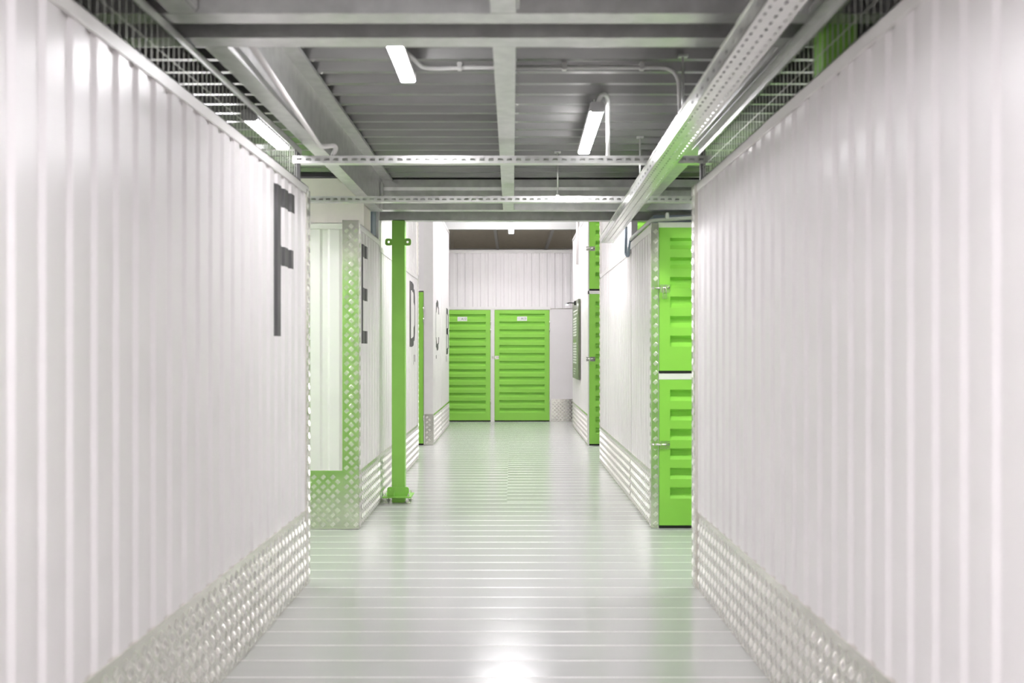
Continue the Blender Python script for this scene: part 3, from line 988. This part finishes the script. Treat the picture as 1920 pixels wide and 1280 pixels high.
cx, cy = (748 - 960) * 7.98 / F, 7.98
col = thing('steel_column', (cx, cy, 0), 'bright green square steel column on a base plate in the corridor', 'column')
hw = 0.0545
MB().box(cx - hw, cx + hw, cy - hw, cy + hw, 0.0, HB - 0.013).build('post', 'polegreen', col, bevel=0.004)
MB().box(cx - 0.128, cx + 0.118, cy - 0.125, cy + 0.125, 0.048, 0.060).build('base_plate', 'polegreen', col, bevel=0.003)
pf = [(cx - 0.092, 0.060), (cx + 0.092, 0.060), (cx + 0.092, 0.118), (cx + 0.087, 0.129), (cx + 0.076, 0.134), (cx - 0.076, 0.134), (cx - 0.087, 0.129), (cx - 0.092, 0.118)]
MB().prism([(a, 0, b) for a, b in pf], (0, cy - 0.066, 0), (0, cy - 0.0545, 0)).build('foot_lug', 'polegreen', col)
MB().prism([(0, cy - 0.12, 0.06), (0, cy - 0.066, 0.06), (0, cy - 0.066, 0.12)], (cx - 0.035, 0, 0), (cx - 0.028, 0, 0)).build('gusset', 'polegreen', col)
fb = MB()
for a in (-0.07, 0.07):
    fb.cyl((cx + a, cy - 0.072, 0.108), 'y', 0.009, 0.007, 8)
fb.build('lug_bolts', 'green', col)['kind'] = 'stuff'
for a in (-0.1, 0.092):
    for b in (-0.1, 0.1):
        q = MB(); bolt(q, cx + a, cy + b, 0.060); q.cyl((cx + a, cy + b, 0.006), 'z', 0.006, 0.042, 6); q.cyl((cx + a, cy + b, 0.0005), 'z', 0.020, 0.008, 10)
        q.build('levelling_bolt', 'chrome', col)
zl = CAMH + (655 - 455) * 7.98 / F
for s in (-1, 1):
    # lug with a real hole: a ring of quads
    cxl = cx + s * 0.080
    rr0, rr1 = 0.010, 0.0
    outer, inner = [], []
    for k in range(16):
        a = 2 * math.pi * k / 16
        ca, sa = math.cos(a), math.sin(a)
        sc_ = 0.030 / max(abs(ca), abs(sa))
        ox, oz = ca * min(sc_, 0.036), sa * min(sc_, 0.036)
        outer.append((cxl + ox, zl + oz)); inner.append((cxl + 0.010 * ca, zl + 0.010 * sa))
    lm = MB()
    for k in range(16):
        k2 = (k + 1) % 16
        q = [outer[k], outer[k2], inner[k2], inner[k]]
        lm.prism([(a, 0, b) for a, b in q], (0, cy - 0.060, 0), (0, cy - 0.052, 0))
    lm.build('side_lug', 'polegreen', col)

c2 = thing('steel_column', (1.13, 3.255, 0), 'bright green steel column rising behind the mesh above the right wall', 'column')
MB().box(1.07, 1.185, 3.20, 3.31, 0.0, HD - 0.002).build('post', 'polegreen', c2, bevel=0.004)
MB().box(1.075, 1.30, 3.13, 3.38, 0.0005, 0.012).build('base_plate', 'polegreen', c2)

# ------------------------------------------------------------------ bulkhead and panels over the middle blocks
bw = struct('wall_bulkhead', (-1.14, 7.2, 2.23), 'beige bulkhead standing above the white block with E')
MB().box(-3.6, -1.142, 7.2, 7.54, 2.222, 2.62).build('plaster_face', 'beige', bw)
p1 = MB().box(-1.40, -1.142, 7.64, 7.92, 2.222, 2.60).build('service_panel', 'blue')
tag(p1, 'blue grey service panel above the white block with E', 'panel')
p2 = MB().box(1.16, 1.5, 7.64, 7.92, 2.222, 2.40).build('service_panel', 'blue')
tag(p2, 'blue grey service panel behind the conduit above the right locker block', 'panel')

# ------------------------------------------------------------------ notice board with its lamp
xb = 1.03 - 0.008
bd = thing('notice_board', (xb, 14.6, CAMH - 0.455), 'dark olive notice board with white print on the far right wall', 'notice board')
ya, yb_ = 13.97, 15.28
MB().box(xb - 0.03, xb, ya, yb_, CAMH - 0.455, CAMH + 0.758).build('panel', 'board', bd)
pr = MB()
xf = xb - 0.0312
# heading strokes, list rows and a lower line of print, near edge at the right when read
random.seed(3)


def bar_(y0, y1, z0, z1): pr.box(xf, xf + 0.001, y0, y1, z0, z1)


for zz in (0.60, 0.55):
    yy = 14.15
    while yy < 15.0:
        l = random.uniform(0.03, 0.09); bar_(yy, yy + l, CAMH + zz - 0.008, CAMH + zz + 0.012); yy += l + 0.03
for k in range(17):
    z = CAMH + 0.47 - k * 0.043
    if 7 <= k <= 8: continue
    yy = 14.38
    while yy < 15.10:
        l = random.uniform(0.05, 0.16); bar_(yy, min(15.12, yy + l), z, z + 0.027); yy += l + 0.018
for k in range(3):
    z = CAMH - 0.31 - k * 0.04
    bar_(14.5 + 0.1 * k, 15.0, z, z + 0.012)
pr.build('white_print', 'plate', bd)['kind'] = 'stuff'
MB().box(xf, xf + 0.001, 14.55, 15.05, CAMH + 0.10, CAMH + 0.16).build('green_print', 'boardgreen', bd)
bl_ = thing('board_lamp', (xb - 0.03, 14.55, CAMH + 0.73), 'small black clip lamp reaching out over the notice board', 'lamp')
MB().box(xb - 0.055, xb + 0.0, 14.50, 14.60, CAMH + 0.69, CAMH + 0.755).build('clamp', 'black', bl_, bevel=0.006)
MB().tube([(xb - 0.05, 14.55, CAMH + 0.725), (xb - 0.13, 14.55, CAMH + 0.727), (xb - 0.17, 14.55, CAMH + 0.715)], 0.008).build('arm', 'black', bl_, smooth=True)
MB().cyl((xb - 0.155, 14.50, CAMH + 0.715), 'y', 0.012, 0.1, 10).build('head', 'black', bl_, smooth=True)
MB().box(xb - 0.175, xb - 0.150, 14.52, 14.58, CAMH + 0.694, CAMH + 0.702).build('lamp_glass', 'lamp', bl_)
